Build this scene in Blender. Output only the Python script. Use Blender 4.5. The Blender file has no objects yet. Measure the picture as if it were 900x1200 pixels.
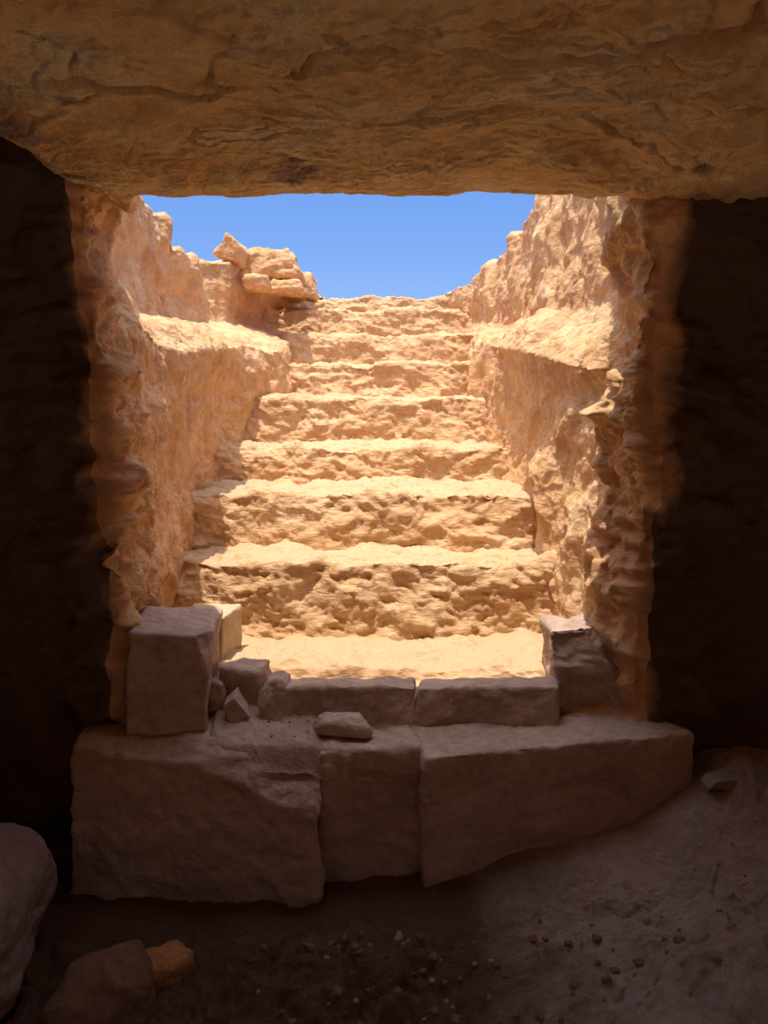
import bpy, math, random
import numpy as np
from mathutils import Vector

sc = bpy.context.scene
random.seed(7)

# ------------------------------------------------------------------ camera, sky, sun, exposure
EYE = 1.40                       # eye height above the chamber floor
F = 900.0                        # focal length in pixels of the 900 x 1200 frame
PITCH = math.atan(155 / F)       # camera looks slightly down
cam = bpy.data.cameras.new('camera')
cam.sensor_fit = 'VERTICAL'; cam.sensor_height = 36; cam.sensor_width = 27
cam.lens = F / 1200 * 36; cam.clip_start = 0.02; cam.clip_end = 500
cam_ob = bpy.data.objects.new('camera', cam); sc.collection.objects.link(cam_ob)
cam_ob.location = (0, 0, EYE); cam_ob.rotation_euler = (math.pi / 2 - PITCH, 0, 0)
sc.camera = cam_ob

EXPO = 0.0; SKY = 1.0; HALO, HALO_P = 4.0, 6.0; SUN = 4.9
world = bpy.data.worlds.new('sky'); sc.world = world; world.use_nodes = True
wn = world.node_tree; wn.nodes.clear()
w_out = wn.nodes.new('ShaderNodeOutputWorld'); w_bg = wn.nodes.new('ShaderNodeBackground')
TILT_X, TILT_Y = 6.0, 8.0        # the sun stands almost overhead: leans to the left and to the camera's side
sd = Vector((math.tan(math.radians(TILT_X)), math.tan(math.radians(TILT_Y)), -1)).normalized()
# clear desert sky: blue by height above the horizon, plus a wide glow round the sun, added to brighten the interior
w_tc = wn.nodes.new('ShaderNodeTexCoord'); w_xyz = wn.nodes.new('ShaderNodeSeparateXYZ'); w_rp = wn.nodes.new('ShaderNodeValToRGB')
wn.links.new(w_tc.outputs['Generated'], w_xyz.inputs[0]); wn.links.new(w_xyz.outputs['Z'], w_rp.inputs[0])
we = w_rp.color_ramp.elements
we[0].position = 0.0; we[0].color = (0.42, 0.62, 0.97, 1); we[1].position = 1.0; we[1].color = (0.16, 0.30, 0.70, 1)
for pos, c in ((0.09, (0.30, 0.52, 0.98)), (0.16, (0.22, 0.43, 0.93)), (0.24, (0.17, 0.37, 0.88))):
    k = we.new(pos); k.color = (*c, 1)
w_dot = wn.nodes.new('ShaderNodeVectorMath'); w_dot.operation = 'DOT_PRODUCT'; w_dot.inputs[1].default_value = tuple(-sd)
wn.links.new(w_tc.outputs['Generated'], w_dot.inputs[0])
w_mx = wn.nodes.new('ShaderNodeMath'); w_mx.operation = 'MAXIMUM'; w_mx.inputs[1].default_value = 0.0; wn.links.new(w_dot.outputs['Value'], w_mx.inputs[0])
w_pw = wn.nodes.new('ShaderNodeMath'); w_pw.operation = 'POWER'; w_pw.inputs[1].default_value = HALO_P; wn.links.new(w_mx.outputs[0], w_pw.inputs[0])
w_h = wn.nodes.new('ShaderNodeVectorMath'); w_h.operation = 'SCALE'; w_h.inputs[0].default_value = (1.0, 0.95, 0.88)
w_hs = wn.nodes.new('ShaderNodeMath'); w_hs.operation = 'MULTIPLY'; w_hs.inputs[1].default_value = HALO; wn.links.new(w_pw.outputs[0], w_hs.inputs[0])
wn.links.new(w_hs.outputs[0], w_h.inputs['Scale'])
w_add = wn.nodes.new('ShaderNodeVectorMath'); w_add.operation = 'ADD'
wn.links.new(w_rp.outputs[0], w_add.inputs[0]); wn.links.new(w_h.outputs[0], w_add.inputs[1])
w_bg.inputs['Strength'].default_value = SKY
wn.links.new(w_add.outputs[0], w_bg.inputs[0]); wn.links.new(w_bg.outputs[0], w_out.inputs[0])

sun = bpy.data.lights.new('sun', 'SUN'); sun.energy = SUN; sun.angle = math.radians(0.55); sun.color = (1.0, 0.93, 0.80)
sun_ob = bpy.data.objects.new('sun', sun); sc.collection.objects.link(sun_ob)
sun_ob.rotation_euler = sd.to_track_quat('-Z', 'Y').to_euler(); sun_ob.location = (-1, -1, 12)

sc.view_settings.view_transform = 'Standard'; sc.view_settings.look = 'None'
sc.view_settings.gamma = 1.0; sc.view_settings.use_curve_mapping = False
sc.view_settings.exposure = EXPO
sc.cycles.max_bounces = 16; sc.cycles.diffuse_bounces = 12
sc.cycles.sample_clamp_indirect = 0.0

# ------------------------------------------------------------------ coordinates
CP, SP = math.cos(PITCH), math.sin(PITCH)
def ray(px, row):
    u, v = (px - 450) / F, (600 - row) / F
    return np.array([u, CP + v * SP, -SP + v * CP])
def PD(px, row, d):              # point seen at a pixel, at distance d in front of the wall line (z relative to the eye)
    r = ray(px, row); return r * (d / r[1])
def PZ(px, row, z):              # point seen at a pixel, on the level z below the eye
    r = ray(px, row); return r * (z / r[2])
def ZR(row, d): return PD(450, row, d)[2]

# ------------------------------------------------------------------ noise
def _h(ix, iy, iz, s):
    with np.errstate(over='ignore'):
        h = (ix.astype(np.uint32) * np.uint32(374761393) + iy.astype(np.uint32) * np.uint32(668265263)
             + iz.astype(np.uint32) * np.uint32(2147483647 ^ 0x5bd1e995) + np.uint32((s * 974711 + 12345) & 0xffffffff))
        h = (h ^ (h >> np.uint32(13))) * np.uint32(1274126177)
        h = (h ^ (h >> np.uint32(16))) * np.uint32(2246822519)
        h = h ^ (h >> np.uint32(15))
    return h.astype(np.float64) / 4294967295.0 * 2 - 1
def vnoise(p, s=0):              # smooth value noise
    i = np.floor(p).astype(np.int64); f = p - i; f = f * f * f * (f * (f * 6 - 15) + 10)
    r = 0
    for dx in (0, 1):
        wx = f[:, 0] if dx else 1 - f[:, 0]
        for dy in (0, 1):
            wy = f[:, 1] if dy else 1 - f[:, 1]
            for dz in (0, 1):
                wz = f[:, 2] if dz else 1 - f[:, 2]
                r = r + wx * wy * wz * _h(i[:, 0] + dx, i[:, 1] + dy, i[:, 2] + dz, s)
    return r
ROT = np.array([[0.36, 0.48, -0.8], [-0.8, 0.6, 0.0], [0.48, 0.64, 0.6]])
def fbm(p, s=0, o=4, g=0.5):
    r = 0; a = 1.0; q = p
    for k in range(o):
        r = r + a * vnoise(q, s + k * 17); a *= g; q = (q * 2.03) @ ROT.T + 3.7
    return r
def facet(p, s=0):               # piecewise planar noise: broken, angular faces
    i = np.floor(p).astype(np.int64); f = p - i
    o = np.argsort(-f, axis=1); fs = np.take_along_axis(f, o, 1); n = len(p); ar = np.arange(n)
    c = i.copy(); v = _h(c[:, 0], c[:, 1], c[:, 2], s) * (1 - fs[:, 0])
    for k in range(3):
        c[ar, o[:, k]] += 1
        w = fs[:, k] - (fs[:, k + 1] if k < 2 else 0)
        v = v + _h(c[:, 0], c[:, 1], c[:, 2], s) * w
    return v
def crag(p, s=0, o=3, g=0.5, warp=0.35):
    q = p @ ROT.T
    q = q + warp * np.stack([vnoise(q * 1.3, s + 90), vnoise(q * 1.3, s + 91), vnoise(q * 1.3, s + 92)], 1)
    r = 0; a = 1.0
    for k in range(o):
        r = r + a * facet(q, s + 31 * k); a *= g; q = (q * 2.1) @ ROT.T + 1.3
    return r
def flakes(p, s=0, n=3.0, w=0.14):   # thin broken sheets: a stepped surface with sharp little edges
    t = fbm(p, s, 4, 0.55) * n; k = np.floor(t); f = t - k
    return (k + sstep(0, w, f)) / n
def sstep(a, b, x):
    t = np.clip((x - a) / (b - a), 0, 1); return t * t * (3 - 2 * t)

# ------------------------------------------------------------------ mesh building
def link(name, verts, faces, m, parent=None, base=None, label=None, cat=None, group=None, kind=None, smooth=True):
    """verts relative to the eye; the object's origin is put at base (its foot)"""
    v = np.asarray(verts, float).copy(); v[:, 2] += EYE
    if base is None: base = (0, 0, 0)
    elif isinstance(base, str): base = ((v[:, 0].min() + v[:, 0].max()) / 2, (v[:, 1].min() + v[:, 1].max()) / 2, v[:, 2].min())
    v -= np.array(base)
    me = bpy.data.meshes.new(name)
    f = np.asarray(faces, np.int32); k = f.shape[1]
    me.vertices.add(len(v)); me.vertices.foreach_set('co', v.ravel().astype(np.float32))
    me.loops.add(f.size); me.loops.foreach_set('vertex_index', f.ravel())
    me.polygons.add(len(f)); me.polygons.foreach_set('loop_start', np.arange(0, f.size, k, dtype=np.int32))
    me.update(calc_edges=True); me.validate()
    if smooth: me.polygons.foreach_set('use_smooth', np.ones(len(me.polygons), bool))
    me.materials.append(m)
    o = bpy.data.objects.new(name, me); sc.collection.objects.link(o)
    if parent is not None:
        o.parent = parent; o.location = Vector(base) - parent.location
    else: o.location = base
    tag(o, label, cat, group, kind)
    return o
def tag(o, label=None, cat=None, group=None, kind=None):
    for k, val in (('label', label), ('category', cat), ('group', group), ('kind', kind)):
        if val: o[k] = val
def gfaces(nu, nv, flip=False):
    i, j = np.meshgrid(np.arange(nu - 1), np.arange(nv - 1), indexing='ij')
    a = (i * nv + j).ravel(); q = np.stack([a, a + nv, a + nv + 1, a + 1], 1)
    return q[:, ::-1] if flip else q
def resample(a, counts, axis):
    a = np.moveaxis(a, axis, 0); out = []
    for k, c in enumerate(counts):
        t = np.arange(c) / c
        out.append(a[k][None] * (1 - t).reshape(-1, *[1] * (a.ndim - 1)) + a[k + 1][None] * t.reshape(-1, *[1] * (a.ndim - 1)))
    out.append(a[-1:]); return np.moveaxis(np.concatenate(out), 0, axis)
def relax(g, n, mask=None):
    for _ in range(n):
        h = g.copy()
        h[1:-1] = (g[:-2] + 2 * g[1:-1] + g[2:]) / 4
        k = h.copy(); k[:, 1:-1] = (h[:, :-2] + 2 * h[:, 1:-1] + h[:, 2:]) / 4
        g = k
    return g
def gnormals(g):
    du = np.gradient(g, axis=0); dv = np.gradient(g, axis=1); n = np.cross(du, dv)
    return n / (np.linalg.norm(n, axis=2, keepdims=True) + 1e-12)
def loft(sections, cu, cv, disp, smooth=3, flip=False):
    g = np.array(sections, float)
    g = resample(g, cv, 1); g = resample(g, cu, 0)
    g = relax(g, smooth); n = gnormals(g)
    if flip: n = -n
    P = g.reshape(-1, 3); N = n.reshape(-1, 3)
    return disp(P, N).reshape(g.shape)

def block_mesh(corners, n, r, disp, chips=()):
    """a rounded, chipped stone. corners: bottom fl, fr, br, bl then top fl, fr, br, bl. n: divisions (x, y, z)"""
    c = np.array(corners, float); key = {}; vs = []; fs = []
    def vid(a):
        if a not in key: key[a] = len(vs); vs.append(a)
        return key[a]
    nx, ny, nz = n
    for ax, (m1, m2, lim) in ((0, (ny, nz, nx)), (1, (nx, nz, ny)), (2, (nx, ny, nz))):
        for side in (0, lim):
            for i in range(m1):
                for j in range(m2):
                    q = [(i, j), (i + 1, j), (i + 1, j + 1), (i, j + 1)]
                    if ax == 0: q = [(side, a, b) for a, b in q]
                    elif ax == 1: q = [(a, side, b) for a, b in q][::-1]
                    else: q = [(a, b, side) for a, b in q]
                    if side == 0: q = q[::-1]
                    fs.append([vid(t) for t in q])
    u = np.array(vs, float) / np.array([nx, ny, nz], float)
    size = np.array([np.linalg.norm(c[1] - c[0]), np.linalg.norm(c[3] - c[0]), np.linalg.norm(c[4] - c[0])])
    p = (u - 0.5) * size; core = np.maximum(size / 2 - r, 1e-4)
    q = np.clip(p, -core, core); d = p - q; l = np.linalg.norm(d, axis=1, keepdims=True) + 1e-9
    p = q + d / l * np.minimum(l, 1e9) * np.minimum(1, r / l); u = p / size + 0.5
    x, y, z = u[:, :1], u[:, 1:2], u[:, 2:]
    P = ((1-x)*(1-y)*(1-z)*c[0] + x*(1-y)*(1-z)*c[1] + x*y*(1-z)*c[2] + (1-x)*y*(1-z)*c[3]
         + (1-x)*(1-y)*z*c[4] + x*(1-y)*z*c[5] + x*y*z*c[6] + (1-x)*y*z*c[7])
    fs = np.array(fs)
    for (pt, nn) in chips:
        nn = np.array(nn, float); nn /= np.linalg.norm(nn); e = (P - np.array(pt)) @ nn
        e = e + 0.006 * fbm(P * 14, 5, 3)
        P = P - np.maximum(e, 0)[:, None] * nn
    fn = np.cross(P[fs[:, 1]] - P[fs[:, 0]], P[fs[:, 2]] - P[fs[:, 0]]) + np.cross(P[fs[:, 2]] - P[fs[:, 0]], P[fs[:, 3]] - P[fs[:, 0]])
    N = np.zeros_like(P)
    for k in range(4): np.add.at(N, fs[:, k], fn)
    N /= np.linalg.norm(N, axis=1, keepdims=True) + 1e-12
    if ((P - P.mean(0)) * N).sum() < 0: fs = fs[:, ::-1]; N = -N
    return disp(P, N), fs

# ------------------------------------------------------------------ materials
def rock_mat(name, dark, mid, light, scale=3.0, bump=0.5, strata=0.0, fine=60.0, rough=0.95, patch=None, dist=0.02, grime=0.55, soil_or_shade=None, dust=None):
    m = bpy.data.materials.new(name); m.use_nodes = True; nt = m.node_tree; N = nt.nodes; L = nt.links
    bs = N['Principled BSDF']; bs.inputs['Roughness'].default_value = rough
    bs.inputs['Specular IOR Level'].default_value = 0.15
    tc = N.new('ShaderNodeTexCoord'); mp = N.new('ShaderNodeMapping')
    L.new(tc.outputs['Object'], mp.inputs[0])
    mp.inputs['Scale'].default_value = (1, 1, 1 + strata * 5)
    def noise(sc_, det, rgh, src, dis=0.0):
        t = N.new('ShaderNodeTexNoise'); t.inputs['Scale'].default_value = sc_; t.inputs['Detail'].default_value = det
        t.inputs['Roughness'].default_value = rgh; t.inputs['Distortion'].default_value = dis; L.new(src, t.inputs['Vector']); return t
    a = noise(scale, 8, 0.65, mp.outputs[0], 0.4)
    cr = N.new('ShaderNodeValToRGB'); L.new(a.outputs['Fac'], cr.inputs[0])
    e = cr.color_ramp.elements; e[0].position = 0.30; e[0].color = (*dark, 1); e[1].position = 0.70; e[1].color = (*light, 1)
    k = e.new(0.5); k.color = (*mid, 1)
    col = cr.outputs[0]
    b = noise(scale * 9, 6, 0.7, tc.outputs['Object'])
    mx = N.new('ShaderNodeMix'); mx.data_type = 'RGBA'; mx.blend_type = 'MULTIPLY'; mx.inputs[0].default_value = grime
    r2 = N.new('ShaderNodeValToRGB'); L.new(b.outputs['Fac'], r2.inputs[0])
    r2.color_ramp.elements[0].position = 0.28; r2.color_ramp.elements[0].color = (0.55, 0.50, 0.45, 1)
    r2.color_ramp.elements[1].position = 0.62; r2.color_ramp.elements[1].color = (1, 1, 1, 1)
    L.new(col, mx.inputs[6]); L.new(r2.outputs[0], mx.inputs[7]); col = mx.outputs[2]
    if patch:
        pc, psc, lo, hi = patch
        pn = noise(psc, 5, 0.6, tc.outputs['Object'], 0.6); pr = N.new('ShaderNodeMapRange')
        pr.inputs[1].default_value = lo; pr.inputs[2].default_value = hi; L.new(pn.outputs['Fac'], pr.inputs[0])
        m2 = N.new('ShaderNodeMix'); m2.data_type = 'RGBA'; L.new(pr.outputs[0], m2.inputs[0])
        L.new(col, m2.inputs[6]); m2.inputs[7].default_value = (*pc, 1); col = m2.outputs[2]
    if soil_or_shade:                     # darker earth on the floor, shade painted on the front walls, with a ragged border
        soil_or_shade, s_lo, s_hi, s_n, s_abs = soil_or_shade
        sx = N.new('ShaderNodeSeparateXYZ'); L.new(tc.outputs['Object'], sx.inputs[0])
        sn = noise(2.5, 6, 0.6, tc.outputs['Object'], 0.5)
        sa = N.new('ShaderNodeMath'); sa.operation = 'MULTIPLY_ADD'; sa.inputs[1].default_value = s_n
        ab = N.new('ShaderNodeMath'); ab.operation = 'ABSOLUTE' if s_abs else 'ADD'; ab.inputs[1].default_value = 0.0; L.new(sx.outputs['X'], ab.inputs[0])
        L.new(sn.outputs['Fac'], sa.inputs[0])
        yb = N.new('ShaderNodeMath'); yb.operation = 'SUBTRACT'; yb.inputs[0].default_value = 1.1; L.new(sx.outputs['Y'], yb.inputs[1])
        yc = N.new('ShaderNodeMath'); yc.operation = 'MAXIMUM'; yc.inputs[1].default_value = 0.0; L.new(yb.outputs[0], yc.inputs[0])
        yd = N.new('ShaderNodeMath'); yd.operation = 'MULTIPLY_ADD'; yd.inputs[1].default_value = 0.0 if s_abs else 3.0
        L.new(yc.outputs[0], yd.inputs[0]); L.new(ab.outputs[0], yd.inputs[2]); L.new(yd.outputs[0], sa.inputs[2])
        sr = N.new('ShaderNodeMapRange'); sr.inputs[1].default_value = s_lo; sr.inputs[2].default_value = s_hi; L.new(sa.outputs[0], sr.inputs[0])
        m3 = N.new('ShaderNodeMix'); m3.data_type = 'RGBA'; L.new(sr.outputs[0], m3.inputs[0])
        m3.inputs[6].default_value = (*soil_or_shade, 1); L.new(col, m3.inputs[7]); col = m3.outputs[2]
    if dust:                     # pale dust that has settled on the level surfaces
        dc, lo, hi = dust; ge = N.new('ShaderNodeTexCoord'); sz = N.new('ShaderNodeSeparateXYZ'); L.new(ge.outputs['Normal'], sz.inputs[0])
        dn = noise(14, 5, 0.6, tc.outputs['Object']); dm = N.new('ShaderNodeMath'); dm.operation = 'MULTIPLY_ADD'; dm.inputs[1].default_value = 0.3
        L.new(dn.outputs['Fac'], dm.inputs[0]); L.new(sz.outputs['Z'], dm.inputs[2])
        dr = N.new('ShaderNodeMapRange'); dr.inputs[1].default_value = lo; dr.inputs[2].default_value = hi; L.new(dm.outputs[0], dr.inputs[0])
        m4 = N.new('ShaderNodeMix'); m4.data_type = 'RGBA'; L.new(dr.outputs[0], m4.inputs[0]); L.new(col, m4.inputs[6])
        m4.inputs[7].default_value = (*dc, 1); col = m4.outputs[2]
    L.new(col, bs.inputs['Base Color'])
    f1 = noise(fine, 8, 0.7, tc.outputs['Object'], 0.2); f2 = noise(fine * 0.25, 6, 0.6, mp.outputs[0], 0.5)
    ad = N.new('ShaderNodeMath'); ad.operation = 'MULTIPLY_ADD'; ad.inputs[1].default_value = 2.0
    L.new(f2.outputs['Fac'], ad.inputs[0]); L.new(f1.outputs['Fac'], ad.inputs[2])
    bp = N.new('ShaderNodeBump'); bp.inputs['Strength'].default_value = bump; bp.inputs['Distance'].default_value = dist
    L.new(ad.outputs[0], bp.inputs['Height']); L.new(bp.outputs[0], bs.inputs['Normal'])
    return m
M_step = rock_mat('tan_sandstone', (0.60, 0.34, 0.17), (0.74, 0.46, 0.25), (0.82, 0.57, 0.34), 3.0, 0.55, 0.6, grime=0.4, dust=((0.58, 0.42, 0.25), 0.95, 1.12))
M_wall = rock_mat('passage_sandstone', (0.66, 0.36, 0.165), (0.86, 0.53, 0.27), (0.92, 0.66, 0.41), 3.4, 0.7, 0.2, grime=0.45, patch=((0.66, 0.36, 0.20), 5.0, 0.52, 0.66))
M_front = rock_mat('front_rock_painted_shade', (0.66, 0.36, 0.165), (0.84, 0.51, 0.26), (0.90, 0.63, 0.38), 2.6, 0.6, 0.2, grime=0.4,
                   soil_or_shade=((0.14, 0.09, 0.07), 0.91, 0.85, 0.25, True))  # dark tone outside the jambs puts the chamber's shade into the colour
M_ceil = rock_mat('ochre_ceiling_rock', (0.84, 0.46, 0.18), (0.97, 0.66, 0.32), (0.98, 0.84, 0.58), 3.4, 0.8, 0.0, 40,
                  patch=((0.40, 0.27, 0.20), 4.2, 0.62, 0.70), grime=0.32, dist=0.03)
M_dark = rock_mat('dim_chamber_rock', (0.10, 0.065, 0.05), (0.16, 0.105, 0.08), (0.24, 0.16, 0.12), 2.0, 0.6, 0.8)
M_back = rock_mat('ochre_chamber_rock', (0.52, 0.30, 0.16), (0.66, 0.42, 0.25), (0.74, 0.52, 0.33), 2.0, 0.6, 0.8)
M_block = rock_mat('brown_sandstone_block', (0.40, 0.28, 0.22), (0.54, 0.40, 0.32), (0.66, 0.51, 0.42), 5.0, 0.45, 0.2, 70, dist=0.012)
M_sand = rock_mat('dusty_sand', (0.40, 0.28, 0.22), (0.50, 0.36, 0.29), (0.58, 0.44, 0.36), 4.0, 0.5, 0.0, 80)
M_red = rock_mat('dim_reddish_stone', (0.16, 0.075, 0.045), (0.22, 0.11, 0.07), (0.30, 0.17, 0.11), 6.0, 0.4, 0.0)
M_pale = rock_mat('pale_limestone', (0.58, 0.42, 0.26), (0.68, 0.52, 0.35), (0.76, 0.60, 0.42), 5.0, 0.4, 0.2)
M_floor = rock_mat('chamber_earth', (0.40, 0.28, 0.22), (0.50, 0.36, 0.29), (0.58, 0.44, 0.36), 4.0, 0.9, 0.0, 60, soil_or_shade=((0.15, 0.075, 0.045), 0.62, 0.95, 0.9, False))
M_grey = rock_mat('grey_purple_stone', (0.26, 0.19, 0.17), (0.36, 0.27, 0.24), (0.46, 0.36, 0.32), 6.0, 0.5, 0.0)
M_orange = rock_mat('orange_stone', (0.36, 0.14, 0.05), (0.46, 0.20, 0.08), (0.52, 0.27, 0.12), 6.0, 0.4, 0.0)

# ------------------------------------------------------------------ displacement styles
def d_wall(amp=1.0, seed=1, streak=0.0, layer=0.0):
    def f(P, N):
        d = 0.020 * fbm(P * 2.2, seed, 3) + 0.030 * crag(P * np.array([5, 5, 3.2]), seed + 3, 4, 0.52)
        d += 0.006 * crag(P * 26, seed + 8, 2)
        if streak: d += streak * crag(P * np.array([13, 13, 3.5]), seed + 5, 3, 0.5, 0.4)
        d += 0.012 * flakes(P * np.array([2.6, 2.6, 3.4]), seed + 9, 4)
        jm = sstep(2.42, 2.28, P[:, 1]) * sstep(1.9, 2.02, P[:, 1]) * sstep(1.15, 0.85, np.abs(P[:, 0])) * (1 - 0.65 * sstep(0.12, 0.25, P[:, 2]))
        d += jm * (0.040 * crag(P * np.array([8, 8, 10]), seed + 13, 3, 0.55) + 0.014 * flakes(P * np.array([3, 3, 9]), seed + 14, 3))
        fm = sstep(2.20, 2.12, P[:, 1])
        d += fm * (0.020 * crag(P * np.array([6, 6, 9]), seed + 21, 4, 0.55) + 0.018 * flakes(P * np.array([3, 3, 8]), seed + 22, 3))
        if layer: d += layer * crag(P * np.array([2.5, 2.5, 16]), seed + 6, 3)
        return P + N * (amp * d)[:, None]
    return f

# ================================================================== SETTING
LEV = [-1.6, -0.9, -0.65, -0.42, -0.22, -0.05]       # heights of the lower wall rows, then lip, lip top, inner, mid, top, outside
def section(d, lower, lip, liptop, inner, mid, top, out):
    xs = lower if isinstance(lower, (list, tuple)) else [lower] * 6
    pts = [(x, d, z) for x, z in zip(xs, LEV)] + [(lip[0], d, lip[1]), (liptop[0], d, liptop[1]), (inner[0], d, inner[1]),
           (mid[0], d, mid[1]), (top[0], d, top[1]), (out, d, top[1] + 0.12)]
    return pts
def wallrow(x, d0, d1, top, out=None):               # a straight room-wall row, leaning from d1 at the foot to d0 at the top
    zs = LEV + [0.08, 0.18, 0.28, 0.50, top, top + 0.3]
    return [(x, d1 + (d0 - d1) * (z + 1.0) / 1.6 if z > -1 else d1, z) for z in zs]
def edgerow(pxrows, d0, d1, top):                    # the jamb's corner: x from where the photo shows it at each height
    zs = LEV + [0.08, 0.18, 0.28, 0.50, top, top + 0.3]; out = []
    rows = [r for _, r in pxrows]; pxs = [p for p, _ in pxrows]
    for z in zs:
        d = d1 + (d0 - d1) * (max(z, -1) + 1.0) / 1.6
        row = 600 + F * math.tan(math.atan2(-z, d) - PITCH)
        px = np.interp(row, rows, pxs)
        out.append((PD(px, row, d)[0], d, z))
    return out

# ---- left side
Lsec = [
    wallrow(-3.2, 1.85, 2.14, 0.9), wallrow(-1.5, 1.90, 2.14, 0.9), 
    edgerow([(80, 150), (92, 185), (106, 242), (110, 363), (128, 440), (131, 554), (135, 618), (149, 675), (150, 1200)], 2.00, 2.12, 0.9),
    section(2.27, [-.77, -.77, -.76, -.745, -.74, -.75], (-.765, .20), (-.775, .24), (-.76, .30), (-.745, .50), (-.75, .80), -3.2),
    section(2.50, [-.74, -.74, -.745, -.75, -.76, -.76], (-.715, .13), (-.77, .20), (-.86, .26), (-.93, .50), (-.95, .75), -3.2),
    section(2.75, [-.72, -.72, -.735, -.75, -.755, -.75], (-.69, .10), (-.76, .19), (-.90, .25), (-.95, .50), (-.97, .74), -3.2),
    section(3.20, [-.71, -.72, -.735, -.75, -.755, -.75], (-.69, .12), (-.78, .21), (-.94, .26), (-.97, .50), (-.98, .72), -3.2),
    section(3.60, [-.72, -.72, -.735, -.75, -.755, -.75], (-.69, .15), (-.80, .24), (-.96, .28), (-.97, .50), (-.98, .70), -3.2),
    section(3.74, [-.72, -.72, -.72, -.71, -.68, -.66], (-.66, .17), (-.80, .24), (-.96, .28), (-.97, .48), (-.97, .61), -3.2),
    section(3.95, [-.72, -.72, -.72, -.71, -.62, -.56], (-.54, .14), (-.62, .21), (-.96, .28), (-.97, .47), (-.98, .60), -3.2),
    section(4.28, [-.70, -.70, -.70, -.68, -.58, -.54], (-.53, .17), (-.60, .23), (-.96, .29), (-.97, .47), (-.99, .62), -3.2),
    section(4.38, [-.60, -.60, -.60, -.60, -.56, -.54], (-.53, .20), (-.60, .24), (-.87, .30), (-.87, .47), (-.88, .64), -3.2),
    section(4.80, [-.60, -.60, -.60, -.60, -.56, -.55], (-.56, .23), (-.62, .26), (-.84, .34), (-.84, .52), (-.80, .66), -3.2),
    section(5.20, [-.60, -.60, -.60, -.60, -.58, -.58], (-.60, .28), (-.66, .32), (-.70, .42), (-.66, .56), (-.60, .63), -3.2),
    section(5.70, [-.60, -.60, -.60, -.60, -.58, -.58], (-.60, .30), (-.62, .36), (-.62, .46), (-.50, .54), (-.42, .58), -3.4),
    section(7.50, [-.60, -.60, -.60, -.60, -.58, -.58], (-.60, .30), (-.62, .36), (-.62, .46), (-.60, .50), (-.60, .55), -4.5),
]
CU_L = [26, 60, 30, 36, 40, 60, 50, 22, 28, 34, 16, 36, 30, 26, 22]
CV = [22, 34, 36, 32, 26, 22, 16, 18, 34, 34, 26]
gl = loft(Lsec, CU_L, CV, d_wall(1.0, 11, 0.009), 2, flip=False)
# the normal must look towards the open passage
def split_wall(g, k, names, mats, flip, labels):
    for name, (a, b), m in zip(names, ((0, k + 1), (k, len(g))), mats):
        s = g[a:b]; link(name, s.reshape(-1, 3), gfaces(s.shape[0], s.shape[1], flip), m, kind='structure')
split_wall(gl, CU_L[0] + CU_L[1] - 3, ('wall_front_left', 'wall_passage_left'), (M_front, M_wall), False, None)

# ---- right side
Rsec = [
    wallrow(3.2, 1.95, 2.12, 0.9), wallrow(1.5, 1.97, 2.12, 0.9),
    edgerow([(757, 200), (757, 300), (750, 366), (738, 450), (760, 490), (752, 560), (750, 680), (742, 760), (742, 1200)], 2.00, 2.12, 0.9),
    section(2.25, [.70, .70, .665, .655, .63, .625], (.69, .05), (.72, .18), (.70, .26), (.635, .34), (.64, .85), 3.2),
    section(2.46, [.67, .67, .67, .675, .68, .68], (.625, .03), (.67, .15), (.715, .25), (.72, .50), (.73, .88), 3.2),
    section(2.80, [.60, .60, .605, .61, .625, .625], (.56, .09), (.62, .17), (.71, .26), (.72, .50), (.74, .88), 3.2),
    section(3.30, [.54, .54, .54, .55, .56, .555], (.52, .13), (.57, .20), (.69, .27), (.70, .50), (.72, .88), 3.2),
    section(3.65, [.50, .50, .50, .50, .50, .50], (.50, .16), (.54, .215), (.675, .27), (.68, .50), (.70, .84), 3.2),
    section(4.00, [.48, .48, .48, .48, .475, .47], (.48, .185), (.52, .23), (.66, .275), (.665, .50), (.68, .76), 3.2),
    section(4.30, [.48, .48, .48, .48, .475, .47], (.49, .20), (.52, .24), (.645, .285), (.65, .50), (.66, .73), 3.2),
    section(4.70, [.50, .50, .50, .50, .50, .50], (.51, .24), (.54, .26), (.61, .33), (.62, .46), (.64, .67), 3.2),
    section(5.10, [.50, .50, .50, .50, .50, .50], (.51, .28), (.53, .31), (.54, .42), (.53, .52), (.56, .62), 3.2),
    section(5.70, [.50, .50, .50, .50, .50, .50], (.51, .30), (.51, .36), (.50, .45), (.40, .53), (.36, .575), 3.4),
    section(7.50, [.50, .50, .50, .50, .50, .50], (.51, .30), (.51, .36), (.50, .45), (.50, .50), (.50, .55), 4.5),
]
CU_R = [26, 60, 34, 40, 56, 66, 36, 30, 26, 30, 28, 26, 22]
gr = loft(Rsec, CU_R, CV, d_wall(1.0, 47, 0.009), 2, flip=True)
split_wall(gr, CU_R[0] + CU_R[1] - 3, ('wall_front_right', 'wall_passage_right'), (M_front, M_wall), True, None)

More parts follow.
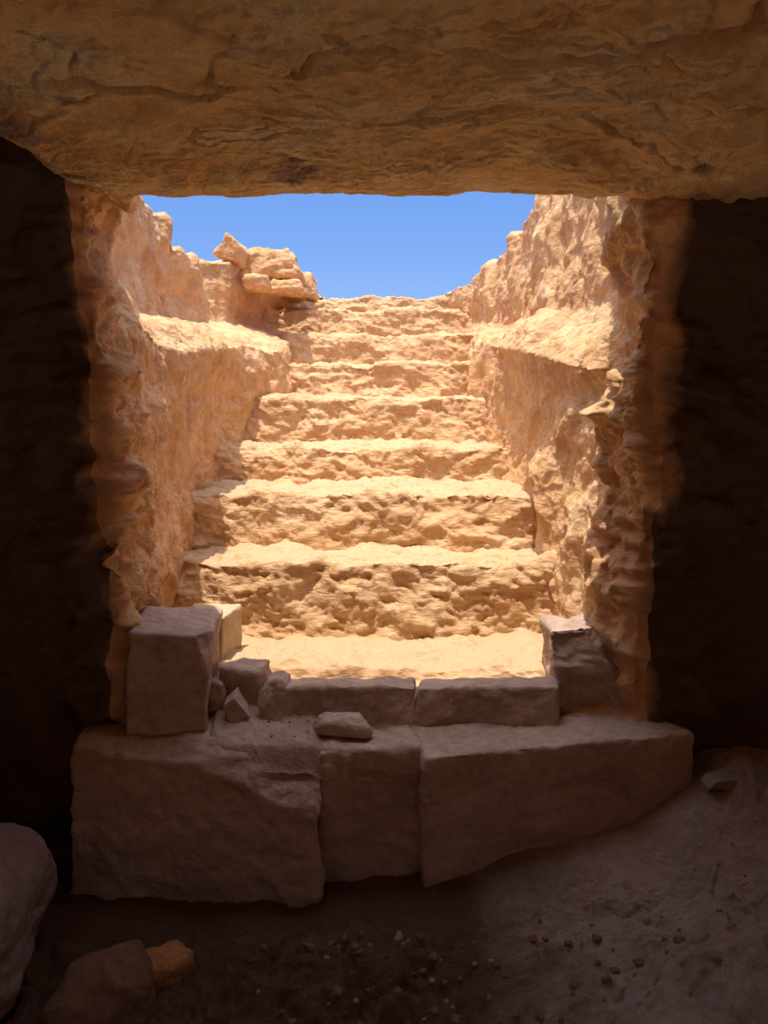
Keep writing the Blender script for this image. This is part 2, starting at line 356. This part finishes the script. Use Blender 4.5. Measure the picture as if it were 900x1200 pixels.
# ---- ceiling and the lintel edge, with its cracks
ZC = 0.458
CRACKS = [([(905, 12), (880, 36), (850, 50), (815, 60), (760, 65), (715, 70), (660, 70)], 0.060, 0.011),
          ([(660, 70), (600, 66), (560, 60), (500, 56), (450, 60)], 0.016, 0.006),
          ([(600, 130), (560, 130), (490, 134), (430, 132)], 0.018, 0.006),
          ([(60, 105), (110, 106), (170, 112), (225, 114), (270, 108)], 0.026, 0.007),
          ([(270, 30), (262, 60), (245, 88), (238, 100), (262, 108)], 0.022, 0.006),
          ([(150, 18), (190, 14), (215, 28), (250, 45), (310, 55)], 0.018, 0.006),
          ([(335, 82), (352, 68), (370, 60), (400, 52), (450, 48)], 0.022, 0.006),
          ([(240, 175), (290, 200), (320, 206), (345, 200)], 0.018, 0.006),
          ([(740, 100), (775, 98), (800, 108), (830, 95), (890, 92)], 0.014, 0.006),
          ([(690, 130), (730, 150), (780, 172), (840, 178), (890, 180)], 0.024, 0.007)]
def ceil_z(x, y):
    return ZC + 0.13 * sstep(-0.66, -0.86, x) * sstep(0.4, 1.6, y) + 0.06 * sstep(-0.8, -1.2, x) - 0.015 * sstep(0.5, 0.9, x)
def edge_y(x): return 2.05 + 0.23 * sstep(-0.62, -0.72, x) + 0.20 * sstep(0.60, 0.68, x)
xs = [-3.2, -1.25, 1.25, 3.2]; secs = []
cxs = np.concatenate([np.linspace(-3.2, -1.3, 30)[:-1], np.linspace(-1.3, 1.3, 560), np.linspace(1.3, 3.2, 30)[1:]])
for x in cxs:
    e = float(edge_y(np.array(x)))
    pts = [(x, -2.3, ZC + 0.1), (x, 0.75, 0), (x, e - 0.03, 0), (x, e, 0.02), (x, e - 0.02, 0.12), (x, e - 0.30, 0.66), (x, -2.6, 0.9)]
    secs.append(pts)
g = resample(np.array(secs), [30, 330, 12, 14, 30, 20], 1)
cz = ceil_z(g[:, :, 0], g[:, :, 1]); nb = 30
g[:, nb:, 2] += cz[:, nb:] * (1 - sstep(0.1, 0.6, g[:, nb:, 2]))
g[:, :nb, 2] = ceil_z(g[:, :nb, 0], g[:, :nb, 1])
n = gnormals(g); n = np.where(n[:, 100:101, 2:3] > 0, -n, n)
P = g.reshape(-1, 3); N = n.reshape(-1, 3)
d = 0.012 * fbm(P * 1.8, 61, 3) + 0.012 * crag(P * np.array([4.5, 3, 5]), 63, 4, 0.55) + 0.003 * crag(P * np.array([26, 16, 26]), 66, 3)
d += 0.014 * flakes(P * np.array([3.2, 2.6, 4]), 73, 4, 0.08)
d -= 0.016 * np.exp(-(fbm(P * np.array([3.2, 4.0, 4]), 76, 4) / 0.022) ** 2) * sstep(0.0, 0.35, fbm(P * 2.3, 77, 2))      # hairline cracks
d -= 0.012 * np.exp(-(fbm(P * np.array([5.5, 8.0, 4]), 78, 3) / 0.035) ** 2) * sstep(0.1, 0.45, fbm(P * 3.1, 79, 2))
d += 0.012 * flakes(P * np.array([6, 7, 6]), 74, 3, 0.06) * sstep(-0.2, 0.3, fbm(P * 2.7, 75, 2))
rt = sstep(0.25, 0.7, P[:, 0]) * sstep(1.1, 1.5, P[:, 1])
Q = P @ np.array([[0.8, 0.6, 0], [-0.6, 0.8, 0], [0, 0, 1]]).T
d += rt * 0.020 * crag(Q * np.array([18, 5, 5]), 70, 3, 0.5)          # tooled ridges on the right
for pl, dep, wid in CRACKS:
    pts = np.array([PZ(a, b, ZC)[:2] for a, b in pl]); best = np.full(len(P), 9.0); side = np.zeros(len(P))
    wob = P[:, :2] + 0.012 * np.stack([fbm(P * 14, 80, 3), fbm(P * 14, 81, 3)], 1)
    for a, b in zip(pts[:-1], pts[1:]):
        ab = b - a; t = np.clip(((wob - a) @ ab) / (ab @ ab), 0, 1); q = wob - a - t[:, None] * ab; dd = np.linalg.norm(q, axis=1); side = np.where(dd < best, q[:, 1], side); best = np.minimum(best, dd)
    k = np.exp(-(best / (wid * 0.62)) ** 2) * (0.75 + 0.6 * vnoise(P * 9, 85)).clip(0.1, 1)
    d -= dep * k * (P[:, 2] < 0.75)
    d += (P[:, 2] < 0.75) * 0.22 * dep * sstep(-0.001, 0.004, side) * sstep(0.06, 0.0, best) * (0.7 + 0.6 * vnoise(P * 6, 86))
d = d * (1 - 0.55 * sstep(1.80, 2.0, P[:, 1]) * (np.abs(P[:, 0]) < 0.7))
P = P + N * d[:, None]
# which way round: underside must look down
WX0, WX1, WY0, WY1 = -2.1, 2.1, -0.80, 0.22          # unseen light well added behind the camera so sun bounces onto the ceiling
cf = gfaces(g.shape[0], g.shape[1], True); cc = P[cf].mean(1)
cf = cf[~((cc[:, 0] > WX0) & (cc[:, 0] < WX1) & (cc[:, 1] > WY0) & (cc[:, 1] < WY1) )]
link('ceiling', P, cf, M_ceil, kind='structure')
ring = [(WX0, WY0), (WX1, WY0), (WX1, WY1), (WX0, WY1), (WX0, WY0)]
lw = resample(np.array([[(x * 1.03, (y + .275) * 1.08 - .275, z) for z in (ZC - .04, 1.35)] for x, y in ring]), [40, 20, 40, 20], 0)
lw = resample(lw, [14], 1); LP = lw.reshape(-1, 3); LP = LP + 0.02 * np.stack([fbm(LP * 4, 150, 3), fbm(LP * 4, 151, 3), 0 * LP[:, 0]], 1)
link('added_well_lining_1', LP, gfaces(lw.shape[0], lw.shape[1]), M_dark, kind='structure')  # lining of the added well, tall enough to block slanting sky light

# ---- chamber floor: hollow on the left and middle, sand bank on the right
def floor_z(x, y):
    x = np.asarray(x, float); y = np.asarray(y, float)
    base = np.interp(x, [-3, -0.2, 0.1, 0.35, 0.7, 0.84, 1.0, 3], [-1.42, -1.41, -1.38, -1.31, -1.25, -1.15, -1.05, -1.0])
    front = np.interp(x, [-3, 0.0, 0.3, 0.6, 1.0, 3], [-1.42, -1.42, -1.34, -1.24, -1.16, -1.05])
    t = sstep(1.0, 2.0, y); z = front * (1 - t) + base * t
    z = z + 0.03 * np.sin(x * 3.1 + 1) * np.sin(y * 3.7)
    return z
fx = np.concatenate([np.linspace(-3.2, -1.3, 30)[:-1], np.linspace(-1.3, 1.5, 400), np.linspace(1.5, 3.2, 30)[1:]])
fy = np.concatenate([np.linspace(-2.4, 0.9, 50)[:-1], np.linspace(0.9, 2.3, 240)])
gx, gy = np.meshgrid(fx, fy, indexing='ij'); gz = floor_z(gx, gy)
P = np.stack([gx, gy, gz], 2).reshape(-1, 3)
rub = sstep(0.55, 0.1, P[:, 0] + 0.5 * (P[:, 1] - 1.4))
d = 0.020 * fbm(P * 3, 101, 4) + 0.004 * fbm(P * 22, 105, 3) + (0.15 + rub) * (0.036 * crag(P * 9, 103, 5, 0.62)) + (1 - rub) * (0.050 * flakes(P * np.array([2.5, 4, 2.5]), 107, 4, 0.2) + 0.014 * crag(P * np.array([9, 14, 9]), 108, 4, 0.6))
d = d * (1 - 0.75 * sstep(1.70, 1.85, P[:, 1]) * sstep(1.0, 0.8, P[:, 0]))
holes = sstep(0.35, 0.8, fbm(P * 5.5, 120, 2)) * sstep(1.75, 1.5, P[:, 1]); d -= 0.045 * holes
P[:, 2] += d
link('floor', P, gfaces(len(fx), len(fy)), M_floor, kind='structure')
def fz(x, y): return float(floor_z(x, y))

# ---- the rest of the chamber behind and beside the camera
def plain_wall(name, a, b, nrm):
    a = np.array(a, float); b = np.array(b, float); nu = 60; nv = 30
    u = np.linspace(0, 1, nu)[:, None]; base = a + (b - a) * u; zz = np.linspace(-1.7, 1.1, nv)
    P = np.stack([np.repeat(base[:, None, 0], nv, 1), np.repeat(base[:, None, 1], nv, 1), np.repeat(zz[None], nu, 0)], 2).reshape(-1, 3)
    P = P + np.array(nrm) * (0.05 * fbm(P * 2, 130, 3) + 0.04 * crag(P * 4, 131, 3))[:, None]
    link(name, P, gfaces(nu, nv), M_back, kind='structure')
plain_wall('wall_left', (-2.4, -2.2), (-2.4, 2.5), (1, 0, 0))
plain_wall('wall_right', (2.4, 2.5), (2.4, -2.2), (-1, 0, 0))
plain_wall('wall_back', (2.6, -2.1), (-2.6, -2.1), (0, 1, 0))

# ---- open ground behind the top of the stair
gx, gy = np.meshgrid(np.linspace(-16, 16, 120), np.linspace(5.75, 30, 80), indexing='ij')
P = np.stack([gx, gy, np.full_like(gx, 0.53)], 2).reshape(-1, 3); P[:, 2] += 0.03 * fbm(P * 0.8, 140, 3) - 0.01 * (P[:, 1] - 5.7)
link('ground', P, gfaces(120, 80), M_step, kind='structure')

# ================================================================== STAIRCASE
stair = bpy.data.objects.new('rock_cut_staircase', None); sc.collection.objects.link(stair)
stair.location = (-0.06, 2.3, EYE - 1.0)
tag(stair, 'flight of broad rough tan rock steps climbing from the doorway to the sky', 'staircase')
#        front distance, row of the nose, left, right
STEPS = [(2.66, 661, -.86, .74), (2.98, 579, -.86, .70), (3.38, 527, -.86, .66), (3.80, 468, -.86, .64),
         (4.22, 427, -.80, .62), (4.62, 393, -1.06, .80), (5.04, 364, -1.06, .80), (5.50, 349, -1.06, .80)]
def step_disp(seed, nosez, amp=1.0):
    def f(P, N):
        up = np.clip(N[:, 2], 0, 1); rise = 1 - 0.90 * sstep(0.35, 0.9, up)
        d = 0.010 * fbm(P * 3, seed, 3) + rise * (0.016 * crag(P * np.array([8, 8, 10]), seed + 1, 4, 0.6) + 0.007 * crag(P * np.array([20, 20, 24]), seed + 4, 3) + 0.014 * flakes(P * np.array([5, 5, 6.5]), seed + 5, 3))
        d += 0.0025 * fbm(P * 18, seed + 7, 3)
        return P + N * (amp * d)[:, None]
    return f
for k, (D, row, xl, xr) in enumerate(STEPS):
    znose = ZR(row, D)
    zb = ZR(STEPS[k - 1][1], STEPS[k - 1][0]) if k else -0.905
    Dn = STEPS[k + 1][0] if k < 7 else 6.4
    lean = 0.12 * (znose - zb)
    secs = []; nx = 14
    for i, x in enumerate(np.linspace(xl, xr, nx)):
        wob = 0.022 * math.sin(i * 1.3 + k * 2.1) + 0.015 * math.sin(i * 2.9 + k)
        bow = 0.03 * (1 - ((x + .06) / .6) ** 2)
        y0 = D - lean - 0.012 - bow * .3; z1 = znose + 0.008 * math.sin(i * 1.7 + k * 3)
        sag = 0.02 if k < 4 else 0.0
        secs.append([(x, Dn + 0.10, zb - 0.10), (x, y0 + 0.02, zb - 0.10), (x, y0 + wob * .4, zb), (x, D - 0.002 + wob, z1 + 0.000), (x, D + 0.014 + wob, z1 + 0.008),
                     (x, (D + Dn) / 2, znose + 0.006), (x, Dn + 0.10, znose - 0.004)])
    h = max(24, int((znose - zb) / 0.0065))
    fine = int((xr - xl) / 0.0068 / (nx - 1))
    g = loft(secs, [fine] * (nx - 1), [3, 8, h, 5, 26, 26], step_disp(200 + 20 * k, znose), 2, flip=True)
    link('step', g.reshape(-1, 3), gfaces(g.shape[0], g.shape[1], True), M_step, parent=stair, base=(-0.06, D, EYE + zb))
# landing: a dusty floor with a low worn ledge in front
secs = []
for i, x in enumerate(np.linspace(-.86, .76, 15)):
    w = 0.014 * math.sin(i * 1.9)
    secs.append([(x, 2.16, -1.02), (x, 2.20, -.945), (x, 2.30 + w, -.935), (x, 2.325 + w, -.905), (x, 2.40 + w, -.900), (x, 2.55, -.895), (x, 2.80, -.900)])
g = loft(secs, [17] * 14, [6, 14, 8, 12, 20, 20], step_disp(400, -.9, 0.8), 2, flip=True)
link('landing', g.reshape(-1, 3), gfaces(g.shape[0], g.shape[1], True), M_step, parent=stair, base=(-.06, 2.4, EYE - .93))

# ================================================================== STONES
def d_block(seed, a=0.010, b=0.004, sc_=7.0):
    def f(P, N):
        d = a * crag(P * sc_, seed, 4, 0.5) + 0.6 * a * fbm(P * 3, seed + 2, 2) + b * crag(P * np.array([22, 30, 30]), seed + 3, 2)
        return P + N * d[:, None]
    return f
def stone(name, corners, n, r, disp, m, label, cat='stone', group=None, chips=(), base='foot', parent=None):
    v, f = block_mesh(corners, n, r, disp, chips)
    return link(name, v, f, m, base='foot', label=label, cat=cat, group=group)
def frustum(bf, bb, tf, tb):     # helper: four (left, right) pairs -> 8 corners
    return [bf[0], bf[1], bb[1], bb[0], tf[0], tf[1], tb[1], tb[0]]
def low(p, z, dy=0.0, dx=0.0): return np.array([p[0] + dx, p[1] + dy, z])

ZB = -0.98
# bench, left block
tfl, tfr, tbr, tbl = PZ(84, 866, ZB), PZ(376, 892, ZB), PZ(366, 845, ZB - .01), PZ(120, 843, ZB)
stone('stone_block', [low(tfl, -1.52, -.05, -.045), low(tfr, -1.52, 0.0), low(tbr, -1.52), low(tbl, -1.52), tfl, tfr, tbr, tbl], (120, 44, 64), 0.018,
      d_block(500, 0.014, 0.004), M_block, 'large brown sandstone block on the left of the low bench under the doorway', 'stone block', 'blocks of the low bench',
      chips=[(PZ(362, 905, -1.00), (0.8, -0.35, 0.55)), (PZ(180, 864, ZB), (-.05, -0.6, 0.8)), (PZ(250, 872, ZB), (.1, -0.8, 0.6)), (tfl + np.array([.03, 0, 0]), (-.8, -.3, .5))])
# bench, middle block
tfl, tfr, tbr, tbl = PZ(374, 880, ZB - .01), PZ(496, 878, ZB - .01), PZ(474, 842, ZB - .01), PZ(364, 842, ZB - .01)
stone('stone_block', [low(tfl, -1.52, .0), low(tfr, -1.52, 0.0), low(tbr, -1.52), low(tbl, -1.52), tfl, tfr, tbr, tbl], (54, 44, 64), 0.016,
      d_block(520, 0.014, 0.004), M_block, 'narrow middle block of the low bench, a loose cobble on its back edge', 'stone block', 'blocks of the low bench')
# bench, right block
tfl, tfr, tbr, tbl = PZ(498, 888, ZB), PZ(819, 858, ZB), PZ(752, 830, ZB), PZ(474, 844, ZB)
stone('stone_block', [low(tfl, -1.52, .0), low(tfr, -1.52, 0.0), low(tbr, -1.52), low(tbl, -1.52), tfl, tfr, tbr, tbl], (120, 50, 64), 0.018,
      d_block(540, 0.010, 0.004), M_block, 'long brown sandstone block on the right of the low bench, top pitted with tool marks', 'stone block', 'blocks of the low bench')
# sill stones
for pl, pr, sd_, lab in ((326, 486, 560, 'left of the two low sill stones across the doorway, ending at the loose rubble'),
                         (486, 652, 580, 'right of the two low sill stones across the doorway, ending at the right corner block')):
    D0, D1 = 2.10, 2.245
    c = [PD(pl - 6, 846, D0 - .03), PD(pr + 6, 842, D0 - .03), PD(pr + 6, 842, D1), PD(pl, 842, D1), PD(pl + 4, 806, D0), PD(pr + 4, 803, D0), PD(pr + 2, 792, D1), PD(pl + 8, 795, D1)]
    for q in (0, 1, 2, 3): c[q][2] = -1.03
    stone('sill_stone', c, (90, 30, 26), 0.013, d_block(sd_, 0.010, 0.003), M_block, lab, 'stone', 'sill stones across the doorway')
# corner blocks of the doorway
D0, D1 = 2.02, 2.27
c = [PD(146, 852, D0), PD(242, 850, D0), PD(258, 830, D1), PD(160, 830, D1), PD(150, 741, D0), PD(244, 746, D0), PD(262, 713, D1), PD(170, 711, D1)]
for q in (0, 1, 2, 3): c[q][2] = -0.99
stone('corner_block', c, (44, 44, 48), 0.010, d_block(600, 0.009, 0.003), M_block, 'dark squared corner block standing on the bench at the left jamb', 'stone block',
      chips=[(PD(235, 770, D0), (.9, -.6, .25))])
D0, D1 = 2.17, 2.36
c = [PD(656, 832, D0), PD(738, 834, D0), PD(722, 815, D1), PD(640, 815, D1), PD(649, 744, D0), PD(722, 736, D0), PD(716, 721, D1), PD(635, 725, D1)]
for q in (0, 1, 2, 3): c[q][2] = -0.99
stone('corner_block', c, (44, 36, 48), 0.010, d_block(620, 0.014, 0.003, 9), M_block, 'broken corner block with a sunlit top standing at the right jamb', 'stone block',
      chips=[(PD(700, 765, D0 + .01), (-.1, -1, .35)), (PD(726, 800, D0), (.5, -.7, .5))])
# sunlit slab behind the left corner block
c = [PD(225, 752, 2.36), PD(262, 757, 2.36), PD(284, 745, 2.5), PD(225, 745, 2.5), PD(225, 716, 2.34), PD(262, 722, 2.34), PD(284, 713, 2.5), PD(225, 705, 2.5)]
for q in (0, 1, 2, 3): c[q][2] = -0.90
for q in (4, 5, 6, 7): c[q][2] = -0.742
c[1][0] -= .005; c[2][0] += .0
stone('limestone_slab', c, (24, 24, 20), 0.008, d_block(640, 0.006, 0.002), M_pale, 'pale sunlit slab lying on the landing behind the left corner block', 'stone')

# stones in the gap left of the sill
def rub(name, px0, px1, r0, r1, D0, D1, seed, m, label, rr=0.02, amp=0.010, rot=0.0, cat='stone', group=None, chips=(), n=24):
    a = PD(px0, r1, D0); b = PD(px1, r1, D0); t = PD(px0, r0, D0)
    h = t[2] - a[2]; w = b[0] - a[0]; cx = (a[0] + b[0]) / 2; c0 = np.array([cx, (D0 + D1) / 2, a[2]])
    R = np.array([[math.cos(rot), 0, -math.sin(rot)], [0, 1, 0], [math.sin(rot), 0, math.cos(rot)]])
    cs = []
    rs = np.random.RandomState(seed)
    for z in (-h / 2, h / 2):
        for x, y in ((-w / 2, -(D1 - D0) / 2), (w / 2, -(D1 - D0) / 2), (w / 2, (D1 - D0) / 2), (-w / 2, (D1 - D0) / 2)):
            j = rs.uniform(-.12, .12, 3) * np.array([w, D1 - D0, h]); f = 0.88 if z > 0 else 1.0
            cs.append(c0 + np.array([0, 0, h / 2]) + R @ (np.array([x * f, y * f, z]) + j))
    return stone(name, cs, (n, n, n), rr, d_block(seed, amp, amp * .35, 11), m, label, cat, group, chips)
rub('rubble_stone', 252, 312, 786, 846, 2.14, 2.27, 701, M_block, 'flat topped rubble stone wedged between left corner block and sill', 0.018)
rub('rubble_stone', 262, 288, 818, 852, 2.06, 2.12, 702, M_block, 'small stone leaning over in the gap beside the left corner block', 0.006, 0.005, 0.5)
rub('rubble_stone', 300, 336, 800, 852, 2.07, 2.20, 703, M_block, 'rounded rubble stone against the left end of the sill', 0.03)
rub('rubble_stone', 244, 266, 800, 846, 2.10, 2.2, 704, M_block, 'dark rubble stone in the shade close against the left corner block', 0.012)
rub('cobble', 364, 438, 846, 868, 1.99, 2.09, 705, M_block, 'rounded brown cobble lying on the bench in front of the sill', 0.03, 0.007, cat='stone')
# dust and grit filling the gap
gx, gy = np.meshgrid(np.linspace(-.52, .14, 140), np.linspace(1.93, 2.26, 70), indexing='ij')
gz = np.interp(gy, [1.93, 2.02, 2.12, 2.26], [-1.00, -.980, -.955, -.925]) - .022 * sstep(-.22, -.12, gx) + .01 * sstep(2.06, 2.12, gy); P = np.stack([gx, gy, gz], 2).reshape(-1, 3)
P[:, 2] += 0.010 * fbm(P * 9, 720, 3) + 0.004 * crag(P * 30, 721, 2)
edge = np.minimum(np.minimum(P[:, 0] + .52, .14 - P[:, 0]), P[:, 1] - 1.93); P[:, 2] -= 0.05 * sstep(.04, 0, edge)
link('sand', P, gfaces(140, 70), M_sand, label='dusty sand filling the gap between the rubble stones and the sill', cat='sand', kind='stuff')

# boulders on the chamber floor
def boulder(name, cx, cy, z0, sx, sy, sz, seed, m, label, n=30, rr=0.4, amp=0.012, tilt=0.0, rotz=0.0, group=None, cat='stone', chips=()):
    cs = []; rs = np.random.RandomState(seed); ct, st = math.cos(tilt), math.sin(tilt); cr, sr = math.cos(rotz), math.sin(rotz)
    for z in (0, 1):
        for x, y in ((-.5, -.5), (.5, -.5), (.5, .5), (-.5, .5)):
            j = rs.uniform(-.10, .10, 3); f = 0.85 if z else 1.0
            p = np.array([(x * f + j[0]) * sx, (y * f + j[1]) * sy, (z + j[2] * .5) * sz])
            p = np.array([p[0], p[1] * ct - p[2] * st, p[1] * st + p[2] * ct])
            p = np.array([p[0] * cr - p[1] * sr, p[0] * sr + p[1] * cr, p[2]])
            cs.append(p + np.array([cx, cy, z0]))
    return stone(name, cs, (n, n, n), rr * min(sx, sy, sz), d_block(seed, amp, amp * .3, 8), m, label, cat, group, chips)
boulder('boulder', -1.04, 1.62, -1.44, .46, .50, .36, 801, M_grey, 'pale grey rounded boulder at the left edge in front of the bench', 50, 0.38, 0.014, 0.25, 0.2)
o = PZ(188, 1092, -1.33)
boulder('floor_stone', o[0], o[1], -1.46, .13, .11, .10, 802, M_orange, 'small orange stone on the dark floor below the left bench block', 26, 0.3, 0.012, 0.3, 0.7)
o = PZ(848, 915, -1.08)
boulder('floor_stone', o[0], o[1], -1.09, .105, .07, .028, 803, M_grey, 'thin flat grey stone on the sand right of the bench', 24, 0.2, 0.004, 0.0, 0.1)
o = PZ(120, 1140, -1.36)
boulder('floor_stone', o[0], o[1], -1.50, .24, .2, .17, 804, M_red, 'dim reddish mound-like stone on the floor at bottom left', 30, 0.4, 0.014, 0.1, 0.3)

# skyline stones on the left shoulder of the cutting
rub('skyline_stone', 256, 286, 271, 304, 4.45, 4.72, 901, M_wall, 'thin pointed slab standing upright on the skyline at left', 0.012, 0.010, -0.5,
    chips=[(PD(275, 283, 4.6), (.65, 0, .75))])
rub('skyline_stone', 284, 347, 289, 330, 4.60, 4.95, 902, M_wall, 'biggest boulder on the skyline left of the top steps', 0.05, 0.020)
rub('skyline_stone', 283, 316, 322, 338, 4.42, 4.62, 903, M_wall, 'small oblong stone lying just below the skyline boulder', 0.03, 0.010)
rub('skyline_stone', 312, 352, 326, 342, 4.50, 4.8, 904, M_wall, 'flat wedge stone under the right side of the skyline boulder', 0.02, 0.012)
rub('skyline_stone', 330, 372, 316, 350, 4.98, 5.3, 905, M_wall, 'low stone tapering to the right where the top step meets the skyline', 0.03, 0.014)

# pebbles
def pebble_mesh(seed):
    v, f = block_mesh([(-.5, -.5, 0), (.5, -.5, 0), (.5, .5, 0), (-.5, .5, 0), (-.4, -.4, .7), (.4, -.4, .7), (.4, .4, .7), (-.4, .4, .7)], (7, 7, 6), 0.28,
                      lambda P, N: P + N * (0.14 * crag(P * 2.2 + seed, seed, 2))[:, None])
    me = bpy.data.meshes.new('pebble'); me.from_pydata(v.tolist(), [], f.tolist()); me.polygons.foreach_set('use_smooth', np.ones(len(me.polygons), bool))
    return me
pm = [pebble_mesh(s) for s in range(6)]
for i, me in enumerate(pm): me.materials.append(M_grey if i == 0 else M_red)
def pebble(x, y, z, s, label, group, k):
    o = bpy.data.objects.new('pebble', pm[k % 6]); sc.collection.objects.link(o)
    o.location = (x, y, EYE + z); o.scale = (s * random.uniform(.8, 1.4), s, s * random.uniform(.6, .9)); o.rotation_euler = (0, 0, random.uniform(0, 6.28))
    tag(o, label, 'pebble', group)
FLOOR = bpy.data.objects['floor']; dg = None
def drop(ob, x, y, zrel):        # height of a built surface under a point
    bpy.context.view_layer.update()
    hit, loc, nn, idx = ob.ray_cast(Vector((x, y, zrel + EYE + 0.4)) - ob.location, Vector((0, 0, -1)))
    return (loc.z + ob.location.z - EYE) if hit else zrel
k = 0
while k < 130:
    px, row = random.triangular(250, 880, 480), random.uniform(1040, 1198)
    p = PZ(px, row, -1.32)
    if p[1] < 1.75 and p[1] > 1.1:
        s = random.choice((.008, .010, .013, .018, .024)); z = drop(FLOOR, p[0], p[1], -1.3)
        pebble(p[0], p[1], z - s * .2, s, 'small dim pebble among rubble on the chamber floor in front of the bench', 'pebbles in front of the bench', k); k += 1
for k in range(22):
    px, row = random.uniform(828, 895), random.uniform(868, 985); p = PZ(px, row, -1.08); z = drop(FLOOR, p[0], p[1], -1.08)
    s = random.choice((.005, .007, .010)); pebble(p[0], p[1], z - s * .2, s, 'tiny pebble on the sand bank right of the bench', 'pebbles on the sand bank', k)
SAND = bpy.data.objects['sand']
for k in range(16):
    x, y = random.uniform(-.34, -.18), random.uniform(2.0, 2.1); z = drop(SAND, x, y, -.97)
    s = random.choice((.004, .006, .009)); pebble(x, y, z - s * .2, s, 'tiny dark pebble in the dust at the left end of the sill', 'pebbles beside the sill', k)
